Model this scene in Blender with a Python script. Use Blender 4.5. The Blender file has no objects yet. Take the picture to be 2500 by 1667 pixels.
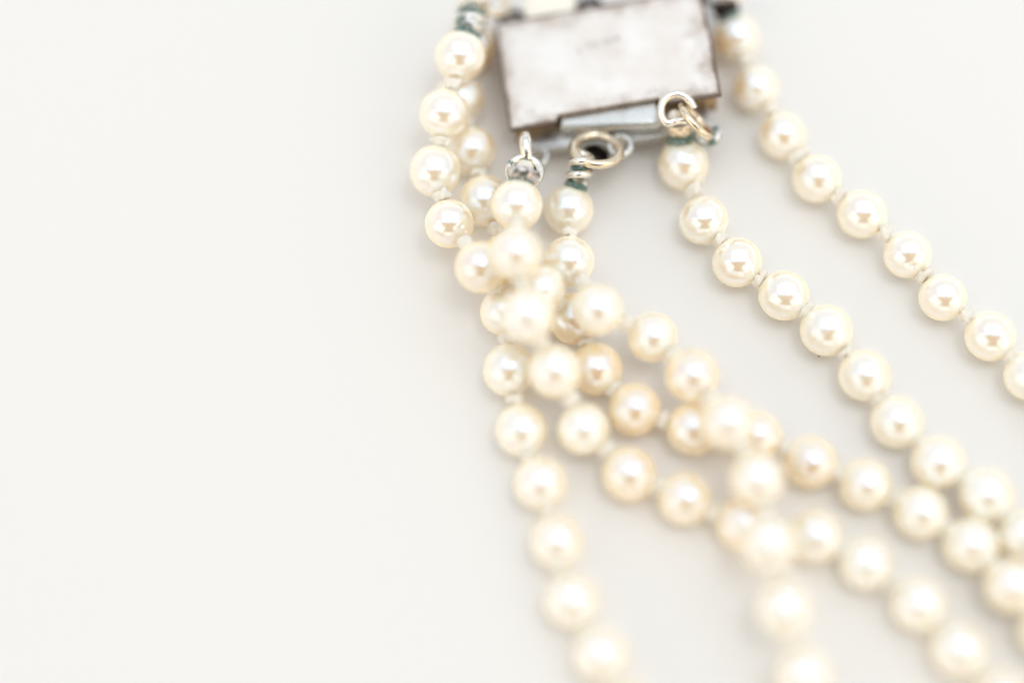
import bpy, bmesh, math, random
from mathutils import Vector, Matrix, noise

random.seed(7)
SC = bpy.context.scene
COL = SC.collection
MM = 0.001
def V(*a): return Vector(a)

# ------------------------------------------------------------------ camera
cam_d = bpy.data.cameras.new('camera')
cam = bpy.data.objects.new('camera', cam_d); COL.objects.link(cam)
CAM_POS = V(0.0, -59.854, 166.946) * MM
CAM_AIM = V(0.0, 0.0, 2.5) * MM
cam.location = CAM_POS
cam.rotation_euler = (CAM_AIM - CAM_POS).to_track_quat('-Z', 'Y').to_euler()
cam_d.lens = 60; cam_d.sensor_width = 36
cam_d.clip_start = 0.005; cam_d.clip_end = 20
cam_d.dof.use_dof = True
cam_d.dof.focus_distance = 0.1768
cam_d.dof.aperture_fstop = 2.25
SC.camera = cam

# ------------------------------------------------------------------ world and lamps
W = bpy.data.worlds.new('World'); SC.world = W; W.use_nodes = True
bg = W.node_tree.nodes['Background']
bg.inputs['Color'].default_value = (1.0, 0.97, 0.93, 1); bg.inputs['Strength'].default_value = 0.13
def area(name, loc, aim, sx, sy, radiance, color, shape='RECTANGLE', spread=180):
    d = bpy.data.lights.new(name, 'AREA'); d.shape = shape; d.size = sx; d.size_y = sy
    a = sx * sy * (math.pi / 4 if shape in ('DISK', 'ELLIPSE') else 1)
    d.energy = radiance * math.pi * a; d.color = color; d.spread = math.radians(spread)
    o = bpy.data.objects.new(name, d); COL.objects.link(o)
    o.location = loc; o.rotation_euler = (Vector(aim) - Vector(loc)).to_track_quat('-Z', 'Y').to_euler()
    return o
# a wide window light over and behind the necklace, a brighter patch in it, then added fill lamps: overhead, low around the back and sides, and on the camera's side for the pale room
area('window_light', (0.30, 2.75, 0.80), (0.30, 2.7501, 0), 9.0, 6.0, 0.53, (0.86, 0.97, 1.09))
area('overhead_fill', (0.14, 0.19, 0.79), (0.14, 0.1901, 0), 1.3, 0.88, 0.55, (0.92, 0.98, 1.05))  # added fill from overhead, lightens the shade between strands
area('window_bright_patch', (0.18, 0.02, 0.78), (0, 0, 0), 0.24, 0.24, 4.2, (0.95, 0.99, 1.03), 'DISK')
area('low_back_fill', (0.3, 3.6, 0.42), (0.3, 0, 0.42), 8.0, 0.80, 0.62, (0.92, 0.98, 1.04))  # low fill lamp added behind to brighten the upper pearl rims
area('low_right_fill', (3.2, 0.8, 0.42), (0, 0.8, 0.42), 6.0, 0.80, 0.60, (1.0, 0.97, 0.92))  # added lamp, fills the pearl rims from the right
area('low_left_fill', (-3.2, 0.8, 0.42), (0, 0.8, 0.42), 6.0, 0.80, 0.60, (1.0, 0.97, 0.92))  # added lamp, fills the pearl rims from the left
area('room_fill_left', (-0.85, -0.62, 0.55), (0, 0, 0), 1.1, 0.9, 1.12, (1.0, 0.895, 0.745))  # added fill; the gap between these three reflects as the pearls' dark spot
area('room_fill_right', (0.85, -0.62, 0.55), (0, 0, 0), 1.1, 0.9, 1.12, (1.0, 0.895, 0.745))
area('room_fill_front', (0.0, -1.3, 0.30), (0, 0, 0), 1.2, 0.45, 1.12, (1.0, 0.895, 0.745))

vs = SC.view_settings
vs.view_transform = 'Standard'; vs.look = 'None'; vs.exposure = 0.27; vs.gamma = 1.0; vs.use_curve_mapping = False
SC.render.engine = 'CYCLES'
SC.cycles.use_denoising = True
SC.cycles.max_bounces = 14; SC.cycles.diffuse_bounces = 10; SC.cycles.glossy_bounces = 6; SC.cycles.transmission_bounces = 10
SC.cycles.caustics_reflective = True; SC.cycles.blur_glossy = 0.3; SC.cycles.caustics_refractive = False

# ------------------------------------------------------------------ materials
class NT:
    def __init__(s, name):
        s.m = bpy.data.materials.new(name); s.m.use_nodes = True
        s.t = s.m.node_tree; s.t.nodes.clear()
        s.out = s.n('ShaderNodeOutputMaterial')
    def n(s, typ, **kw):
        x = s.t.nodes.new(typ)
        for k, v in kw.items():
            if k in x.inputs.keys() if hasattr(x.inputs, 'keys') else False: x.inputs[k].default_value = v
            else: setattr(x, k, v)
        return x
    def l(s, a, b): s.t.links.new(a, b)
    def noise(s, scale, detail=4, rough=0.55, coord=None):
        t = s.n('ShaderNodeTexNoise'); t.inputs['Scale'].default_value = scale
        t.inputs['Detail'].default_value = detail; t.inputs['Roughness'].default_value = rough
        if coord: s.l(coord, t.inputs['Vector'])
        return t
    def ramp(s, fac, stops):
        r = s.n('ShaderNodeValToRGB'); e = r.color_ramp.elements
        while len(e) < len(stops): e.new(0.5)
        for q, (p, c) in zip(e, stops): q.position = p; q.color = (*c, 1) if len(c) == 3 else c
        s.l(fac, r.inputs['Fac']); return r
    def mix(s, fac, a, b):
        x = s.n('ShaderNodeMix', data_type='RGBA')
        for sock, v in ((x.inputs[0], fac), (x.inputs[6], a), (x.inputs[7], b)):
            if isinstance(v, bpy.types.NodeSocket): s.l(v, sock)
            elif isinstance(v, (int, float)): sock.default_value = v
            else: sock.default_value = (*v, 1)
        return x.outputs[2]
    def bump(s, h, strength, dist):
        b = s.n('ShaderNodeBump'); b.inputs['Strength'].default_value = strength; b.inputs['Distance'].default_value = dist
        s.l(h, b.inputs['Height']); return b.outputs['Normal']
    def objco(s): return s.n('ShaderNodeTexCoord').outputs['Object']
    def gen(s): return s.n('ShaderNodeTexCoord').outputs['Generated']

def mat_pearl():
    s = NT('nacre'); co = s.objco()
    info = s.n('ShaderNodeObjectInfo')
    add = s.n('ShaderNodeVectorMath', operation='ADD'); s.l(co, add.inputs[0]); 
    mul = s.n('ShaderNodeVectorMath', operation='SCALE'); s.l(info.outputs['Location'], mul.inputs[0]); mul.inputs['Scale'].default_value = 3.0
    s.l(mul.outputs[0], add.inputs[1]); v = add.outputs[0]
    sepc = s.n('ShaderNodeSeparateColor'); s.l(info.outputs['Color'], sepc.inputs[0])   # each pearl carries its own tone
    tint = s.ramp(sepc.outputs[0], [(0.0, PEARL_WARM), (0.45, PEARL_MID), (1.0, PEARL_PALE)])
    cl = s.noise(420, 3, 0.5, v)
    base = s.mix(s.ramp(cl.outputs['Fac'], [(0.4, (0, 0, 0)), (0.68, (0.5, 0.5, 0.5))]).outputs[0], tint.outputs[0], (0.67, 0.54, 0.36))
    bd = s.n('ShaderNodeBsdfPrincipled'); s.l(base, bd.inputs['Base Color'])
    bd.inputs['Subsurface Weight'].default_value = 1.0; bd.inputs['Subsurface Radius'].default_value = (1.0, 0.72, 0.45)
    bd.inputs['Subsurface Scale'].default_value = 0.003; bd.inputs['Specular IOR Level'].default_value = 0.0; bd.inputs['Roughness'].default_value = 0.5
    bn = s.noise(480, 3, 0.5, v)
    nrm = s.bump(bn.outputs['Fac'], 0.16, 0.0003)
    g = s.n('ShaderNodeBsdfGlossy'); s.l(sepc.outputs[1], g.inputs['Roughness'])
    lw = s.n('ShaderNodeLayerWeight'); lw.inputs['Blend'].default_value = 0.5
    s.l(s.ramp(lw.outputs['Facing'], [(0.0, (0.23, 0.40, 0.58)), (0.45, (0.29, 0.40, 0.50)), (0.85, (0.34, 0.36, 0.33))]).outputs[0], g.inputs['Color'])   # orient: cool face on, warm at the rim
    s.l(nrm, g.inputs['Normal'])
    m = s.n('ShaderNodeAddShader')   # nacre: a warm body and the cool sheen that complements it
    s.l(bd.outputs[0], m.inputs[0]); s.l(g.outputs[0], m.inputs[1]); s.l(m.outputs[0], s.out.inputs['Surface'])
    return s.m
PEARL_WARM = (0.655, 0.44, 0.205); PEARL_MID = (0.675, 0.515, 0.315); PEARL_PALE = (0.68, 0.555, 0.39)

def mat_silk():
    s = NT('white_silk'); co = s.objco()
    w = s.n('ShaderNodeTexWave', wave_type='BANDS', bands_direction='DIAGONAL'); s.l(co, w.inputs['Vector'])
    w.inputs['Scale'].default_value = 2200; w.inputs['Distortion'].default_value = 2.0
    nz = s.noise(1500, 3, 0.6, co)
    p = s.n('ShaderNodeBsdfPrincipled')
    s.l(s.mix(nz.outputs['Fac'], (0.97, 0.90, 0.77), (0.98, 0.93, 0.83)), p.inputs['Base Color'])
    p.inputs['Roughness'].default_value = 0.6; p.inputs['Specular IOR Level'].default_value = 0.1
    s.l(s.bump(w.outputs['Fac'], 0.3, 0.00004), p.inputs['Normal'])
    tr = s.n('ShaderNodeBsdfTranslucent'); tr.inputs['Color'].default_value = (0.93, 0.88, 0.78, 1)
    m = s.n('ShaderNodeMixShader'); m.inputs[0].default_value = 0.08; s.l(p.outputs[0], m.inputs[1]); s.l(tr.outputs[0], m.inputs[2])
    s.l(m.outputs[0], s.out.inputs['Surface']); return s.m

def mat_metal(name, base, rough, tarnish=(0.12, 0.085, 0.07), t0=0.60, t1=0.75, scale=900, green=0.0, t_amt=0.7):
    s = NT(name); co = s.objco()
    nz = s.noise(scale, 5, 0.6, co); nr = s.noise(scale * 4, 4, 0.65, co)
    f = s.ramp(nz.outputs['Fac'], [(t0, (0, 0, 0)), (t1, (t_amt,) * 3)]).outputs[0]
    col = s.mix(f, base, tarnish)
    p = s.n('ShaderNodeBsdfPrincipled'); p.inputs['Metallic'].default_value = 1.0
    met = s.n('ShaderNodeMath', operation='SUBTRACT'); met.inputs[0].default_value = 1.0
    if green > 0:
        ng = s.noise(scale * 0.8, 5, 0.65, co); ng.inputs['W'].default_value if False else None
        sh = s.n('ShaderNodeVectorMath', operation='ADD'); s.l(co, sh.inputs[0]); sh.inputs[1].default_value = (0.13, 0.37, 0.21); s.l(sh.outputs[0], ng.inputs['Vector'])
        fg = s.ramp(ng.outputs['Fac'], [(0.62 - green * 0.35, (0, 0, 0)), (0.72 - green * 0.35, (1, 1, 1))]).outputs[0]
        col = s.mix(fg, col, s.mix(nr.outputs['Fac'], (0.02, 0.065, 0.05), (0.15, 0.26, 0.21)))
        s.l(fg, met.inputs[1])
    else: met.inputs[1].default_value = 0.0
    s.l(met.outputs[0], p.inputs['Metallic'])
    s.l(col, p.inputs['Base Color'])
    rr = s.n('ShaderNodeMapRange'); s.l(nr.outputs['Fac'], rr.inputs[0]); rr.inputs[3].default_value = rough * 0.7; rr.inputs[4].default_value = rough * 1.5
    s.l(rr.outputs[0], p.inputs['Roughness'])
    s.l(s.bump(nr.outputs['Fac'], 0.25, 0.00006), p.inputs['Normal'])
    s.l(p.outputs[0], s.out.inputs['Surface']); return s.m

def mat_plate():
    s = NT('tarnished_silver_plate'); gen = s.gen(); co = s.objco()
    sep = s.n('ShaderNodeSeparateXYZ'); s.l(gen, sep.inputs[0])
    def edge(sock, scale):   # distance to the nearer rim, 0 at the rim
        a = s.n('ShaderNodeMath', operation='PINGPONG'); s.l(sock, a.inputs[0]); a.inputs[1].default_value = 0.5
        b = s.n('ShaderNodeMath', operation='MULTIPLY'); s.l(a.outputs[0], b.inputs[0]); b.inputs[1].default_value = scale; return b.outputs[0]
    mn = s.n('ShaderNodeMath', operation='MINIMUM'); s.l(edge(sep.outputs[0], 22.6), mn.inputs[0]); s.l(edge(sep.outputs[1], 13.0), mn.inputs[1])
    n1 = s.noise(420, 5, 0.62, co); n2 = s.noise(190, 3, 0.5, co)
    def band(noise_amp, off, width):
        ad = s.n('ShaderNodeMath', operation='MULTIPLY_ADD'); s.l(n1.outputs['Fac'], ad.inputs[0]); ad.inputs[1].default_value = noise_amp; ad.inputs[2].default_value = off
        sm = s.n('ShaderNodeMath', operation='SUBTRACT'); s.l(mn.outputs[0], sm.inputs[0]); s.l(ad.outputs[0], sm.inputs[1])
        mr = s.n('ShaderNodeMapRange', interpolation_type='SMOOTHSTEP'); s.l(sm.outputs[0], mr.inputs[0]); mr.inputs[1].default_value = 0.0; mr.inputs[2].default_value = width
        mr.inputs[3].default_value = 1.0; mr.inputs[4].default_value = 0.0; return mr.outputs[0]
    cloud = s.mix(s.ramp(n2.outputs['Fac'], [(0.38, (0, 0, 0)), (0.64, (1, 1, 1))]).outputs[0], (0.85, 0.795, 0.735), (0.76, 0.675, 0.60))
    wide = s.n('ShaderNodeMath', operation='MULTIPLY'); s.l(band(7.0, -3.8, 2.6), wide.inputs[0]); wide.inputs[1].default_value = 0.72
    c1 = s.mix(wide.outputs[0], cloud, (0.45, 0.35, 0.28))
    thin = s.n('ShaderNodeMath', operation='MULTIPLY'); s.l(band(0.9, -0.32, 0.45), thin.inputs[0]); thin.inputs[1].default_value = 0.95
    col = s.mix(thin.outputs[0], c1, (0.17, 0.115, 0.085))
    p = s.n('ShaderNodeBsdfPrincipled'); p.inputs['Metallic'].default_value = 0.75
    s.l(col, p.inputs['Base Color']); p.inputs['Roughness'].default_value = 0.42
    fine = s.noise(3500, 4, 0.7, co)
    s.l(s.bump(fine.outputs['Fac'], 0.25, 0.00004), p.inputs['Normal'])
    s.l(p.outputs[0], s.out.inputs['Surface']); return s.m

def mat_table():
    s = NT('matt_white_surface'); co = s.objco()
    n1 = s.noise(1800, 4, 0.6, co); n2 = s.noise(9, 3, 0.5, co)
    p = s.n('ShaderNodeBsdfPrincipled')
    s.l(s.mix(n2.outputs['Fac'], (0.858, 0.823, 0.776), (0.868, 0.833, 0.788)), p.inputs['Base Color'])
    p.inputs['Roughness'].default_value = 0.75; p.inputs['Specular IOR Level'].default_value = 0.25
    s.l(s.bump(n1.outputs['Fac'], 0.10, 0.00003), p.inputs['Normal'])
    s.l(p.outputs[0], s.out.inputs['Surface']); return s.m

def mat_plain(name, c, rough=0.7):
    s = NT(name); co = s.objco(); nz = s.noise(2500, 3, 0.6, co)
    p = s.n('ShaderNodeBsdfPrincipled'); s.l(s.mix(nz.outputs['Fac'], tuple(x * 0.7 for x in c), c), p.inputs['Base Color'])
    p.inputs['Roughness'].default_value = rough; s.l(p.outputs[0], s.out.inputs['Surface']); return s.m

M_PEARL = mat_pearl(); M_SILK = mat_silk(); M_TABLE = mat_table(); M_PLATE = mat_plate()
M_SILVER = mat_metal('worn_silver', (0.95, 0.89, 0.80), 0.20, t0=0.66, t1=0.80, green=0.02)
M_SCRATCH = mat_metal('scratched_silver', (0.84, 0.79, 0.73), 0.30, (0.10, 0.07, 0.06), 0.46, 0.62, 1100, green=0.22, t_amt=0.9)
M_GOLDWIRE = mat_metal('worn_gilt_wire', (0.90, 0.77, 0.58), 0.22, (0.25, 0.15, 0.08), 0.56, 0.76, 700)
M_GILT = mat_metal('dull_gilt', (0.52, 0.34, 0.17), 0.34, (0.12, 0.07, 0.04), 0.42, 0.66, 420)
M_STEEL = mat_metal('blue_grey_silver', (0.61, 0.60, 0.57), 0.26, (0.40, 0.38, 0.31), 0.50, 0.75, 300)
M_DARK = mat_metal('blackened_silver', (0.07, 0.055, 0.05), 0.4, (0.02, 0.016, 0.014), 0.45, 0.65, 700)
M_PATINA = mat_metal('green_stained_silver', (0.78, 0.75, 0.70), 0.3, (0.10, 0.08, 0.06), 0.5, 0.66, 900, green=0.45, t_amt=0.9)
M_GREEN = mat_metal('verdigris_crust', (0.35, 0.42, 0.38), 0.6, (0.03, 0.08, 0.06), 0.5, 0.7, 900, green=0.52)
M_ENGRAVE = mat_metal('engraved_silver', (0.46, 0.435, 0.40), 0.5)
M_CREAM = mat_metal('pale_gilt', (0.97, 0.88, 0.75), 0.5, (0.8, 0.7, 0.55), 0.5, 0.8, 300)

# ------------------------------------------------------------------ mesh helpers (millimetres in, metres out)
def finish(bm, name, mat, parent=None, smooth=True, loc=None):
    me = bpy.data.meshes.new(name); bmesh.ops.recalc_face_normals(bm, faces=bm.faces[:]); bm.to_mesh(me); bm.free()
    me.materials.append(mat)
    if smooth:
        for p in me.polygons: p.use_smooth = True
    return link(name, me, parent, loc)
def link(name, me, parent=None, loc=None):
    o = bpy.data.objects.new(name, me); COL.objects.link(o)
    if loc is not None: o.location = loc
    o.parent = parent
    return o
def frame_of(t, hint=None):
    t = t.normalized(); h = hint or (V(0, 0, 1) if abs(t.z) < 0.9 else V(1, 0, 0))
    a = t.cross(h).normalized(); return a, t.cross(a).normalized()
def sweep(bm, pts, r, seg=10, closed=False, caps=True, flat=1.0):
    """a round wire along points (mm), r a number or a list"""
    n = len(pts); rings = []; a = None
    for i, p in enumerate(pts):
        t = (pts[(i + 1) % n] - pts[i - 1]) if closed else (pts[min(i + 1, n - 1)] - pts[max(i - 1, 0)])
        t.normalize()
        if a is None: a, b = frame_of(t)
        else:
            a = (a - t * a.dot(t)).normalized(); b = t.cross(a)
        rr = r[i] if isinstance(r, (list, tuple)) else r
        rings.append([bm.verts.new((p + (a * math.cos(k * 2 * math.pi / seg) + b * math.sin(k * 2 * math.pi / seg) * flat) * rr) * MM) for k in range(seg)])
    for i in range(n if closed else n - 1):
        A, B = rings[i], rings[(i + 1) % n]
        off = 0
        if closed and i == n - 1:
            off = min(range(seg), key=lambda q: (A[0].co - B[q].co).length)
        for k in range(seg):
            bm.faces.new((A[k], A[(k + 1) % seg], B[(k + 1 + off) % seg], B[(k + off) % seg]))
    if caps and not closed:
        bm.faces.new(rings[0][::-1]); bm.faces.new(rings[-1])
def torus_pts(c, nrm, R, n=40, ex=None, ratio=1.0, a0=0.0, a1=2 * math.pi, closed=True):
    nrm = nrm.normalized(); x = ex.normalized() if ex else frame_of(nrm)[0]
    x = (x - nrm * x.dot(nrm)).normalized(); y = nrm.cross(x)
    m = n if closed else n - 1
    return [c + x * R * math.cos(a0 + (a1 - a0) * i / m) + y * R * ratio * math.sin(a0 + (a1 - a0) * i / m) for i in range(n)]
def ring(name, c, nrm, R, r, mat, parent, ex=None, ratio=1.0, a0=0, a1=2 * math.pi, closed=True, wob=0.02):
    bm = bmesh.new(); pts = torus_pts(c, nrm, R, 44, ex, ratio, a0, a1, closed)
    rr = [r * (1 + wob * math.sin(i * 1.7) + wob * math.sin(i * 0.63 + 1)) for i in range(len(pts))]
    sweep(bm, pts, rr, 12, closed)
    return finish(bm, name, mat, parent)
def lathe(bm, prof, seg=28, wob=0.0):
    rings = []
    for r, z in prof:
        if r < 1e-6: rings.append([bm.verts.new((0, 0, z * MM))])
        else: rings.append([bm.verts.new((r * MM * math.cos(k * 2 * math.pi / seg), r * MM * math.sin(k * 2 * math.pi / seg), z * MM)) for k in range(seg)])
    for A, B in zip(rings, rings[1:]):
        for k in range(seg):
            q = [A[k % len(A)], A[(k + 1) % len(A)], B[(k + 1) % len(B)], B[k % len(B)]]
            q = list(dict.fromkeys(q))
            if len(q) > 2: bm.faces.new(q)
def prism(bm, outline, w0, w1, bevel=0.0, segs=2):
    a = [bm.verts.new(V(x, y, w0) * MM) for x, y in outline]; b = [bm.verts.new(V(x, y, w1) * MM) for x, y in outline]
    bm.faces.new(a[::-1]); bm.faces.new(b); n = len(a)
    for i in range(n): bm.faces.new((a[i], a[(i + 1) % n], b[(i + 1) % n], b[i]))
    if bevel: bmesh.ops.bevel(bm, geom=bm.edges[:], offset=bevel * MM, segments=segs, affect='EDGES', profile=0.5)
def catmull(P, sub=6):
    Q = [P[0] * 2 - P[1]] + P + [P[-1] * 2 - P[-2]]; out = []
    for i in range(1, len(Q) - 2):
        p0, p1, p2, p3 = Q[i - 1:i + 3]
        for k in range(sub):
            t = k / sub
            out.append(0.5 * (2 * p1 + (p2 - p0) * t + (2 * p0 - 5 * p1 + 4 * p2 - p3) * t * t + (3 * p1 - p0 - 3 * p2 + p3) * t ** 3))
    return out + [P[-1]]
def orient(o, d, spin=0.0):
    o.rotation_mode = 'QUATERNION'
    o.rotation_quaternion = d.normalized().to_track_quat('Z', 'Y') @ Vector((0, 0, 1)).rotation_difference(Vector((0, 0, 1))) @ Matrix.Rotation(spin, 4, 'Z').to_quaternion()

# ------------------------------------------------------------------ the surface
bm = bmesh.new()
bmesh.ops.create_grid(bm, x_segments=8, y_segments=8, size=2.5)
table = finish(bm, 'table_surface', M_TABLE, smooth=False); table['kind'] = 'structure'

# ------------------------------------------------------------------ the necklace
neck = bpy.data.objects.new('pearl_necklace', None); COL.objects.link(neck)
neck.empty_display_size = 0.01
neck['label'] = 'six strands of cream pearls joined to a tarnished silver rectangular clasp, lying on white surface'
neck['category'] = 'necklace'

# centres and radii of the pearls, strand by strand, millimetres on the table
STRANDS = {
    'A': [(-5.47, 30.4, 7.29, 2.658), (-7.13, 24.14, 6.21, 2.601), (-8.09, 18.31, 4.5, 2.662), (-6.51, 12.29, 4.47, 2.546), (-3.17, 6.55, 6.55, 2.614), (-0.72, 3.27, 2.59, 2.584), (-0.29, -3.14, 2.65, 2.639), (0.91, -9.52, 2.57, 2.558), (2.85, -15.07, 2.66, 2.648), (4.39, -20.97, 2.62, 2.606), (5.77, -26.86, 2.66, 2.652), (8.5, -32.05, 2.61, 2.597), (11.09, -37.37, 2.6, 2.591), (13.06, -42.99, 2.62, 2.58), (14.74, -48.69, 2.62, 2.6), (16.14, -54.48, 2.62, 2.62), (17.24, -60.32, 2.62, 2.58), (18.05, -66.22, 2.62, 2.6), (18.57, -72.14, 2.62, 2.62)],
    'B': [(-4.39, 34.03, 2.65, 2.638), (-5.63, 27.76, 2.67, 2.663), (-4.29, 21.64, 2.59, 2.583), (-2.86, 15.73, 2.73, 2.661), (-0.61, 9, 2.67, 2.656), (2.85, 4.11, 6.4, 2.558), (6.4, 2.43, 2.62, 2.614), (8.59, -3.05, 2.64, 2.627), (12.37, -7.34, 2.67, 2.658), (18.21, -9.41, 2.63, 2.622), (24.53, -10.07, 2.56, 2.552), (29.83, -12.86, 2.61, 2.6), (35.11, -15.15, 2.61, 2.599), (40.41, -18.07, 2.61, 2.6), (45.04, -21.31, 2.67, 2.66), (48.28, -25.58, 3.85, 2.58), (51.44, -29.81, 2.57, 2.564), (54.98, -34.59, 2.62, 2.58), (58.51, -39.38, 2.62, 2.6), (62.05, -44.16, 2.62, 2.62), (65.59, -48.95, 2.62, 2.58), (69.12, -53.73, 2.62, 2.6), (72.66, -58.52, 2.62, 2.62)],
    'C': [(0.5, 12.91, 7.71, 2.603), (0.42, 6.41, 10.38, 2.618), (1.52, 0.16, 9.47, 2.657), (4.29, -4.47, 6, 2.611), (7.13, -9.67, 3.5, 2.57), (11.67, -14.11, 2.67, 2.656), (17.14, -16.61, 2.61, 2.599), (22.91, -19.25, 2.63, 2.623), (29.82, -20.46, 2.67, 2.597), (34.62, -23.14, 2.57, 2.563), (39.45, -27.17, 2.64, 2.625), (42.93, -31.56, 2.65, 2.635), (46.64, -36.01, 2.57, 2.56), (50.13, -40.83, 2.62, 2.58), (53.61, -45.65, 2.62, 2.6), (57.1, -50.47, 2.62, 2.62), (60.59, -55.29, 2.62, 2.58), (64.08, -60.11, 2.62, 2.6), (67.56, -64.94, 2.62, 2.62)],
    'D': [(5.95, 14.62, 2.83, 2.595), (5.89, 7.94, 4.79, 2.582), (8.58, 1.73, 7.2, 2.557), (14.29, -0.08, 4, 2.564), (18.07, -4.56, 5, 2.66), (21.12, -10.12, 7, 2.65), (23.81, -15.71, 6.5, 2.585), (24.51, -22.24, 7, 2.631), (25.88, -28.24, 5.6, 2.54), (27.62, -34.33, 4.2, 2.654), (29.4, -39.86, 2.7, 2.605), (30.87, -45.63, 2.62, 2.58), (32.05, -51.46, 2.62, 2.6), (32.94, -57.34, 2.62, 2.62), (33.53, -63.26, 2.62, 2.58), (33.83, -69.2, 2.62, 2.6), (33.83, -75.15, 2.62, 2.62)],
    'E': [(18.23, 19.97, 2.65, 2.642), (20.17, 13.52, 2.58, 2.571), (23.48, 8.71, 2.59, 2.584), (28.15, 5, 2.59, 2.58), (32.26, 1.17, 2.67, 2.661), (35.84, -3.74, 2.6, 2.591), (38.79, -8.67, 2.61, 2.6), (42.55, -12.91, 2.67, 2.659), (46.92, -16.32, 2.94, 2.652), (50.4, -20.45, 2.6, 2.586), (53.29, -24.98, 2.58, 2.575), (58.25, -28.27, 2.62, 2.58), (63.36, -31.31, 2.62, 2.6), (68.62, -34.1, 2.62, 2.62), (74.01, -36.61, 2.62, 2.58), (79.52, -38.85, 2.62, 2.6), (85.14, -40.82, 2.62, 2.62)],
    'F': [(24.54, 35.35, 2.55, 2.526), (26.41, 29.19, 2.46, 2.439), (29.02, 23.49, 2.5, 2.475), (32.38, 18.33, 2.56, 2.535), (36.88, 14.24, 2.56, 2.54), (41.32, 9.65, 2.48, 2.455), (44.59, 4.87, 2.46, 2.436), (49.07, 0.55, 2.55, 2.524), (52.67, -3.75, 2.53, 2.504), (55.79, -8.27, 2.48, 2.456), (60.49, -11.92, 2.52, 2.469), (65.36, -15.33, 2.52, 2.488), (70.4, -18.5, 2.52, 2.507), (75.59, -21.4, 2.52, 2.469), (80.92, -24.05, 2.52, 2.488), (86.38, -26.42, 2.52, 2.507)]}

# four slightly different pearl bodies, drilled at both poles
def pearl_mesh(seed):
    bm = bmesh.new(); prof = []
    n = 26
    prof.append((0.0, -0.90)); prof.append((0.085, -0.91)); prof.append((0.10, -0.978))
    for i in range(1, n):
        t = math.pi * i / n
        r, z = math.sin(t), -math.cos(t)
        if r > 0.14: prof.append((r, z))
    prof += [(0.10, 0.978), (0.085, 0.91), (0.0, 0.90)]
    lathe(bm, prof, 40)
    for v in bm.verts:
        d = v.co / MM; nz = noise.noise(d * 0.9 + V(seed * 7.3, seed * 3.1, 0)); nz2 = noise.noise(d * 2.4 + V(0, seed * 5.7, 3))
        v.co *= 1 + 0.016 * nz + 0.006 * nz2
        v.co.z *= 1.0 + (0.025, -0.015, 0.0, 0.015)[seed % 4]
    bmesh.ops.recalc_face_normals(bm, faces=bm.faces[:])
    me = bpy.data.meshes.new('pearl'); bm.to_mesh(me); bm.free(); me.materials.append(M_PEARL)
    for p in me.polygons: p.use_smooth = True
    return me
PEARLS = [pearl_mesh(i) for i in range(4)]

# silk knots: two wraps of cord round the thread with a strap pulled across
def knot_mesh(seed):
    bm = bmesh.new(); rnd = random.Random(seed)
    turns = 1.8; N = 34; ph = rnd.uniform(0, 6.28)
    pts = []
    for i in range(N):
        t = i / (N - 1); a = ph + turns * 2 * math.pi * t
        R = 0.40 + 0.09 * math.sin(3 * a + seed); R *= 0.55 + 0.5 * math.sin(math.pi * t)
        pts.append(V(R * math.cos(a), R * math.sin(a) * 0.9, -0.32 + 0.64 * t))
    sweep(bm, pts, [0.27 + 0.03 * math.sin(i * 0.9) for i in range(N)], 9)
    strap = [V(0.55 * math.cos(ph + 2.2 + 0.8 * (t - .5)), 0.52 * math.sin(ph + 2.2 + 0.8 * (t - .5)), -0.52 + 1.04 * t) for t in (0, .2, .4, .6, .8, 1)]
    sweep(bm, strap, [0.16, 0.23, 0.25, 0.25, 0.23, 0.16], 8)
    me = bpy.data.meshes.new('knot'); bmesh.ops.recalc_face_normals(bm, faces=bm.faces[:]); bm.to_mesh(me); bm.free(); me.materials.append(M_SILK)
    for p in me.polygons: p.use_smooth = True
    return me
KNOTS = [knot_mesh(i) for i in range(5)]

STRAND_START = {'A': V(-4.6, 34.6, 6.3), 'B': V(-3.6, 37.2, 3.0), 'C': V(1.1, 16.4, 6.5), 'D': V(6.85, 17.1, 4.1), 'E': V(17.6, 22.7, 4.0), 'F': V(23.6, 37.6, 3.6)}
STRAND_LABEL = {
    'A': 'outer left strand running from the upper left cap down to the bottom edge',
    'B': 'strand running under the left strands and then across to the lower right',
    'C': 'strand hanging from the left ring of the clasp',
    'D': 'strand hanging from the middle gilt ring and lying over the others',
    'E': 'strand hanging from the heart shaped ring at the right of the clasp',
    'F': 'outer right strand curving down beside the clasp'}
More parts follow.
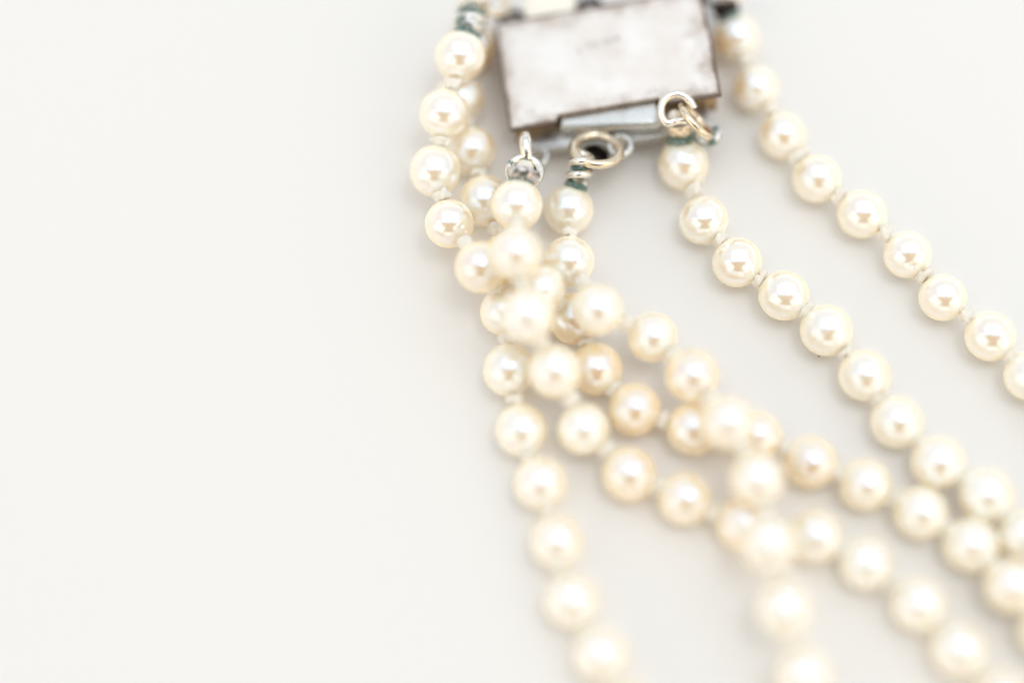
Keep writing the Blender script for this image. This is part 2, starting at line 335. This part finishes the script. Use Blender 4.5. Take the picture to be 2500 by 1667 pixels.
# how golden (0) or pale (1) the pearls are
TONE = {'A': (0.45, 0.85), 'B': (0.2, 0.7), 'C': (0.5, 0.95), 'D': (0.45, 0.9), 'E': (0.4, 0.85), 'F': (0.45, 0.9),
        ('B', 0): (0.05, 0.1), ('B', 4): (0.0, 0.1), ('B', 6): (0.0, 0.1), ('B', 7): (0.05, 0.15), ('B', 8): (0.05, 0.15), ('B', 9): (0.0, 0.1),  # B's first pearl: shade and the gilt's reflection put into its tone
        ('C', 5): (0.1, 0.2), ('C', 6): (0.15, 0.25), ('C', 7): (0.1, 0.2), ('A', 4): (0.2, 0.3), ('B', 11): (0.05, 0.15), ('D', 4): (0.2, 0.3)}
for s, rows in STRANDS.items():
    C = [V(x, y, z) for x, y, z, r in rows]
    bm = bmesh.new(); sweep(bm, catmull([STRAND_START[s]] + C, 5), 0.17, 7)
    strand = finish(bm, 'strand', M_SILK, neck); strand['label'] = STRAND_LABEL[s]
    for i, (x, y, z, r) in enumerate(rows):
        rnd = random.Random(i * 31 + ord(s))
        d = (C[min(i + 1, len(C) - 1)] - (C[i - 1] if i else STRAND_START[s]))
        o = link('pearl', PEARLS[rnd.randrange(4)], strand, C[i] * MM); orient(o, d, rnd.uniform(0, 6.28))
        o.scale = (r, r, r)
        lo, hi = TONE.get((s, i), TONE[s]); t = rnd.uniform(lo, hi); o.color = (t, rnd.uniform(0.13, 0.23), t, 1)
        if (s, i) == ('F', 5): orient(o, V(0.065, -0.79, 0.62), 0.0)      # its drill hole shows as a small pit
        if i + 1 < len(C):
            u = (C[i + 1] - C[i]).normalized(); gap = (C[i + 1] - C[i]).length - r - rows[i + 1][3]
            mid = C[i] + u * (r + gap * 0.5)
            k = link('knot', KNOTS[rnd.randrange(5)], strand, mid * MM); orient(k, u, rnd.uniform(0, 6.28))
            ls = 0.72 + 0.45 * max(0.3, min(gap, 1.9))
            w = rnd.uniform(1.25, 1.5); k.scale = (w, w * rnd.uniform(0.85, 1.2), ls); k.location.z += 0.0003

# one pearl of the right strand shows a small amber pit
# ------------------------------------------------------------------ the clasp, in its own frame: x along its long edge, y across, z out of the back
BL, BR, TL = V(-0.3, 22.8, 5.0), V(21.94, 26.27, 7.5), V(-1.6, 35.81, 5.0)
ux = (BR - BL).normalized(); vy = (TL - BL).normalized(); wz = ux.cross(vy).normalized()
FR = Matrix(((ux.x, vy.x, wz.x, BL.x * MM), (ux.y, vy.y, wz.y, BL.y * MM), (ux.z, vy.z, wz.z, BL.z * MM), (0, 0, 0, 1)))
LX, LY = 22.65, 13.07
bm = bmesh.new()
prism(bm, [(0.45, 0.35), (4.95, 0.35), (4.95, 1.45), (16.4, 1.45), (16.4, 0.35), (LX - 0.45, 0.35), (LX - 0.45, LY - 0.45), (0.45, LY - 0.45)], -4.2, -0.58, 0.15)
clasp = finish(bm, 'clasp', M_GILT, neck, smooth=False); clasp['label'] = 'rectangular box clasp lying face down, silver back and dark gilt sides'
clasp.matrix_local = FR
bm = bmesh.new()
prism(bm, [(0, 0), (5.05, 0), (5.1, 1.12), (16.25, 1.18), (16.3, 0), (LX, 0), (LX, LY), (0, LY)], -0.55, 0.0, 0.14, 2)
finish(bm, 'back_plate', M_PLATE, clasp, smooth=False)
bm = bmesh.new()   # the unseen front ornament the clasp lies on, made wide to block light beneath
prism(bm, [(0.9, 1.9), (LX - 0.9, 1.9), (LX - 0.9, LY - 0.9), (0.9, LY - 0.9)], -4.75, -4.22)
for v in bm.verts:      # it is thicker under the end that lies higher, down to the table
    if v.co.z < -4.5 * MM: v.co.z -= 2.3 * MM * (v.co.x / MM / LX)
finish(bm, 'front_ornament', M_GILT, clasp, smooth=False)
bm = bmesh.new()
prism(bm, [(1.3, 1.40), (1.3, -1.5), (21.2, -2.6), (21.2, 1.40)], -3.9, -2.45, 0.2)
finish(bm, 'tongue_plate', M_STEEL, clasp, smooth=False)
bm = bmesh.new()
prism(bm, [(5.25, 1.42), (5.25, -0.40), (16.1, -1.95), (16.1, 1.42)], -2.44, -0.75, 0.6, 6)
finish(bm, 'tongue_bar', M_STEEL, clasp)
for lx, ly, R in ((2.5, -2.15, 0.98), (11.35, -2.75, 1.12), (20.7, -2.75, 1.05)):
    ring('lug', V(lx, ly, -2.9 if lx != 11.35 else -2.3), V(0, 0, 1), R, 0.40, M_STEEL if lx < 20 else M_PATINA, clasp)
for lx in (1.9, 10.4, 20.6):
    ring('lug', V(lx, LY + 0.9, -1.7), V(0, 0.2, 1), 1.15, 0.42, M_DARK, clasp)
for lx, w in ((1.9, 2.3), (10.4, 2.0), (20.6, 2.0)):
    bm = bmesh.new(); prism(bm, [(lx - w / 2, LY - 0.4), (lx + w / 2, LY - 0.4), (lx + w / 2 - .3, LY + 0.75), (lx - w / 2 + .3, LY + 0.75)], -2.3, -1.0, 0.2)
    finish(bm, 'lug_base', M_DARK, clasp, smooth=False)
bm = bmesh.new()
prism(bm, [(3.3, LY - 0.3), (9.2, LY - 0.3), (9.0, LY + 3.4), (3.5, LY + 3.4)], -2.0, -1.35, 0.25, 3)
finish(bm, 'catch_plate', M_CREAM, clasp, smooth=False)
# worn maker's stamp, struck into the back plate and no longer legible
def stroke(bm, pts, r=0.10):
    for (x0, y0), (x1, y1) in zip(pts, pts[1:]):
        d = V(x1 - x0, y1 - y0, 0); n = V(-d.y, d.x, 0).normalized() * r
        vs_ = [bm.verts.new((V(x0, y0, 0.004) + n) * MM), bm.verts.new((V(x0, y0, 0.004) - n) * MM), bm.verts.new((V(x1, y1, 0.004) - n) * MM), bm.verts.new((V(x1, y1, 0.004) + n) * MM)]
        bm.faces.new(vs_)
bm = bmesh.new()
for st in ([(8.6, 8.3), (8.5, 8.0), (8.75, 7.55)], [(9.75, 8.75), (9.6, 8.45), (9.85, 8.15)], [(10.15, 8.75), (10.2, 8.2)], [(10.5, 8.7), (10.55, 8.15), (10.85, 8.15)], [(11.25, 8.8), (11.5, 8.2), (11.7, 8.85)], [(12.35, 8.85), (12.0, 8.85), (12.05, 8.3), (12.4, 8.3)], [(12.1, 8.58), (12.3, 8.58)], [(12.75, 8.3), (12.75, 8.9), (13.05, 8.85), (12.8, 8.6), (13.1, 8.3)]):
    stroke(bm, st, 0.065)
finish(bm, 'stamp_mark', M_ENGRAVE, clasp, smooth=False)

# ------------------------------------------------------------------ rings and caps that tie the strands to the clasp
VIEW = V(0, -0.342, 0.940)         # roughly out of the back of the clasp, towards where the light comes from
RT, UP = V(1, 0, 0), V(0, 0.940, 0.342)
def bowl(name, base, axis, r0, r1, h, mat, parent, th=0.16):
    """an open cup: base end r0 at BASE, rim r1 a height h along AXIS"""
    bm = bmesh.new(); out = []; n = 7
    for i in range(n + 1):
        t = i / n; out.append((r0 + (r1 - r0) * math.sin(t * math.pi / 2) ** 0.9, h * t))
    prof = [(0.0, 0.0)] + out + [(r1 - th * 0.5, h + th * 0.4)] + [(max(r - th, 0.02), z + th * 0.4) for r, z in reversed(out)] + [(0.0, th)]
    lathe(bm, prof, 30)
    for v in bm.verts:
        v.co *= 1 + 0.05 * noise.noise(v.co * 700 + V(r1, h, 0))
    o = finish(bm, name, mat, parent, loc=base * MM); orient(o, axis); return o
def crumbs(name, c, axis, R, r, mat, parent, seed=0):
    bm = bmesh.new(); pts = torus_pts(V(0, 0, 0), V(0, 0, 1), R, 26)
    sweep(bm, pts, r, 9, True)
    bmesh.ops.subdivide_edges(bm, edges=bm.edges[:], cuts=1, use_grid_fill=True)
    for v in bm.verts:
        v.co += v.co.normalized() * MM * (0.22 * noise.noise(v.co * 1600 + V(seed, 0, 0)) + 0.10 * noise.noise(v.co * 4200 + V(0, seed, 0)))
        v.co.z += MM * 0.22 * noise.noise(v.co * 1900 + V(seed, 5, 1))
    o = finish(bm, name, mat, parent, loc=c * MM); orient(o, axis); return o
def coil(name, a, b, R, r, turns, mat, parent, ph=0.0):
    bm = bmesh.new(); d = b - a; x, y = frame_of(d); N = int(22 * turns)
    pts = [a + d * (i / N) + x * R * math.cos(ph + turns * 2 * math.pi * i / N) + y * R * math.sin(ph + turns * 2 * math.pi * i / N) for i in range(N + 1)]
    sweep(bm, pts, r, 10); return finish(bm, name, mat, parent)

FIRST = {k: V(*v[0][:3]) for k, v in STRANDS.items()}
# left: a thick link seen edge on, the loop of the bead cap and its cup
ring('jump_ring', V(1.52, 20.1, 5.5), V(1, 0.06, 0.05), 1.45, 0.70, M_SILVER, neck)
axC = V(0.75, 3.8, 0.1)
cap = bowl('bead_cap', FIRST['C'] + axC.normalized() * 2.28, axC, 1.0, 1.75, 1.4, M_SCRATCH, neck)
ring('cap_loop', V(1.30, 17.25, 6.7), V(0.05, 0.12, 0.99), 1.66, 0.42, M_SILVER, neck)
bm = bmesh.new(); bmesh.ops.create_icosphere(bm, subdivisions=3, radius=0.85 * MM)
for v in bm.verts: v.co.x *= 1.15; v.co.z *= 0.7; v.co *= 1 + 0.15 * noise.noise(v.co * 1500)
finish(bm, 'cap_knot', M_SILK, neck, loc=V(1.4, 17.9, 6.3) * MM)
crumbs('verdigris', FIRST['C'] + axC.normalized() * 2.32, axC, 1.0, 0.30, M_GREEN, neck, 1)
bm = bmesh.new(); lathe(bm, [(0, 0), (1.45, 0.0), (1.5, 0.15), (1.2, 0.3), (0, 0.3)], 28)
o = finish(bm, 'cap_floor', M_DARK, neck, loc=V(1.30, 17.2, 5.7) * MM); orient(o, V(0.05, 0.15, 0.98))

# middle: a wide gilt ring, a coiled wire tip, green crust
ring('jump_ring', V(8.92, 20.55, 5.0), V(0.05, 0.42, 0.90), 2.46, 0.50, M_GOLDWIRE, neck, ex=V(1, 0, 0))
coil('wire_coil', V(6.85, 17.1, 4.1), V(7.45, 20.0, 5.6), 1.0, 0.45, 2.35, M_SILVER, neck, 0.6)
crumbs('verdigris', FIRST['D'] + V(0.8, 2.3, 1.1).normalized() * 2.65, V(0.8, 2.3, 1.1), 0.9, 0.32, M_GREEN, neck, 2)
bowl('bead_cap', V(8.7, 20.15, 2.7), V(0.1, 0.25, 0.96), 0.8, 1.45, 1.3, M_DARK, neck)  # dark cup added inside the ring to blacken its hollow

crumbs('verdigris', V(7.15, 18.5, 4.75), V(0.6, 2.9, 1.5), 0.75, 0.30, M_GREEN, neck, 9)

# right: a heart shaped loop facing up, a second link turned on edge, green crust over the first pearl
HC = V(17.3, 24.15, 7.6)
hp = [(835, 722), (720, 722), (600, 735), (500, 765), (440, 755), (380, 670), (360, 560), (385, 430), (470, 330), (570, 285), (660, 275), (760, 315), (840, 385), (890, 455), (915, 520)]
pts = catmull([HC + RT * ((x - 640) * 0.00616) + UP * (-(y - 500) * 0.00616) + VIEW * (0.25 if i < 2 else 0) for i, (x, y) in enumerate(hp)], 5)
bm = bmesh.new(); sweep(bm, pts, 0.43, 12); finish(bm, 'heart_loop', M_SILVER, neck)
mj = (RT * 0.68 - UP * 0.73).normalized(); bq = (RT * 0.73 + UP * 0.68).normalized()
ring('jump_ring', V(19.25, 23.1, 6.5), bq * 0.95 + VIEW * 0.32, 2.15, 0.42, M_GOLDWIRE, neck, ex=mj)
axE = V(-0.55, 3.3, 2.6)
bowl('bead_cap', FIRST['E'] + axE.normalized() * 2.75, axE, 0.85, 1.5, 1.6, M_GOLDWIRE, neck)
crumbs('verdigris', FIRST['E'] + axE.normalized() * 2.7, axE, 1.05, 0.36, M_GREEN, neck, 3)
bm = bmesh.new(); bmesh.ops.create_icosphere(bm, subdivisions=3, radius=0.75 * MM)
for v in bm.verts: v.co *= 1 + 0.2 * noise.noise(v.co * 1500)
finish(bm, 'cap_knot', M_SILK, neck, loc=V(17.15, 23.7, 6.3) * MM)

# upper left: verdigris covered cap with a silver wire across it, gilt link
axA = V(1.2, 4.2, 0.1)
bowl('bead_cap', FIRST['A'] + axA.normalized() * 2.35, axA, 1.05, 1.65, 1.7, M_PATINA, neck)
coil('wire_coil', V(-4.75, 34.2, 6.3), V(-4.0, 37.6, 6.3), 1.35, 0.50, 1.6, M_SILVER, neck, 2.4)
crumbs('verdigris', FIRST['A'] + axA.normalized() * 2.3, axA, 1.1, 0.42, M_GREEN, neck, 4)
crumbs('verdigris', V(-4.35, 36.0, 6.2), axA, 1.15, 0.42, M_GREEN, neck, 8)
ring('jump_ring', V(-2.1, 38.4, 4.9), V(0.35, 0.25, 0.9), 1.75, 0.42, M_GOLDWIRE, neck)
# upper right: blackened cap, silver dome
axF = V(-1.2, 2.9, 1.6)
bowl('bead_cap', FIRST['F'] + axF.normalized() * 2.3, axF, 0.9, 1.6, 1.5, M_DARK, neck)
crumbs('verdigris', FIRST['F'] + axF.normalized() * 2.45, axF, 1.05, 0.34, M_GREEN, neck, 5)
bm = bmesh.new(); bmesh.ops.create_icosphere(bm, subdivisions=3, radius=1.55 * MM)
for v in bm.verts: v.co.z *= 0.75; v.co *= 1 + 0.04 * noise.noise(v.co * 900)
finish(bm, 'cap_dome', M_SILVER, neck, loc=V(23.9, 39.5, 4.6) * MM)
ring('jump_ring', V(22.4, 39.6, 4.6), V(0.2, 0.1, 1), 1.5, 0.36, M_DARK, neck)

# ------------------------------------------------------------------ specks on the surface
def speck(name, loc, s, mat, label):
    bm = bmesh.new(); bmesh.ops.create_icosphere(bm, subdivisions=2, radius=s * MM)
    for v in bm.verts: v.co.x *= 1.3; v.co.z *= 0.7; v.co *= 1 + 0.4 * noise.noise(v.co * 9000)
    o = finish(bm, name, mat, loc=loc * MM); o['label'] = label; o['category'] = 'speck'
speck('dust_speck', V(31.86, -0.73, 0.055), 0.085, mat_plain('red_dust', (0.45, 0.06, 0.03)), 'tiny red speck of dust on the white surface beside the right strand')
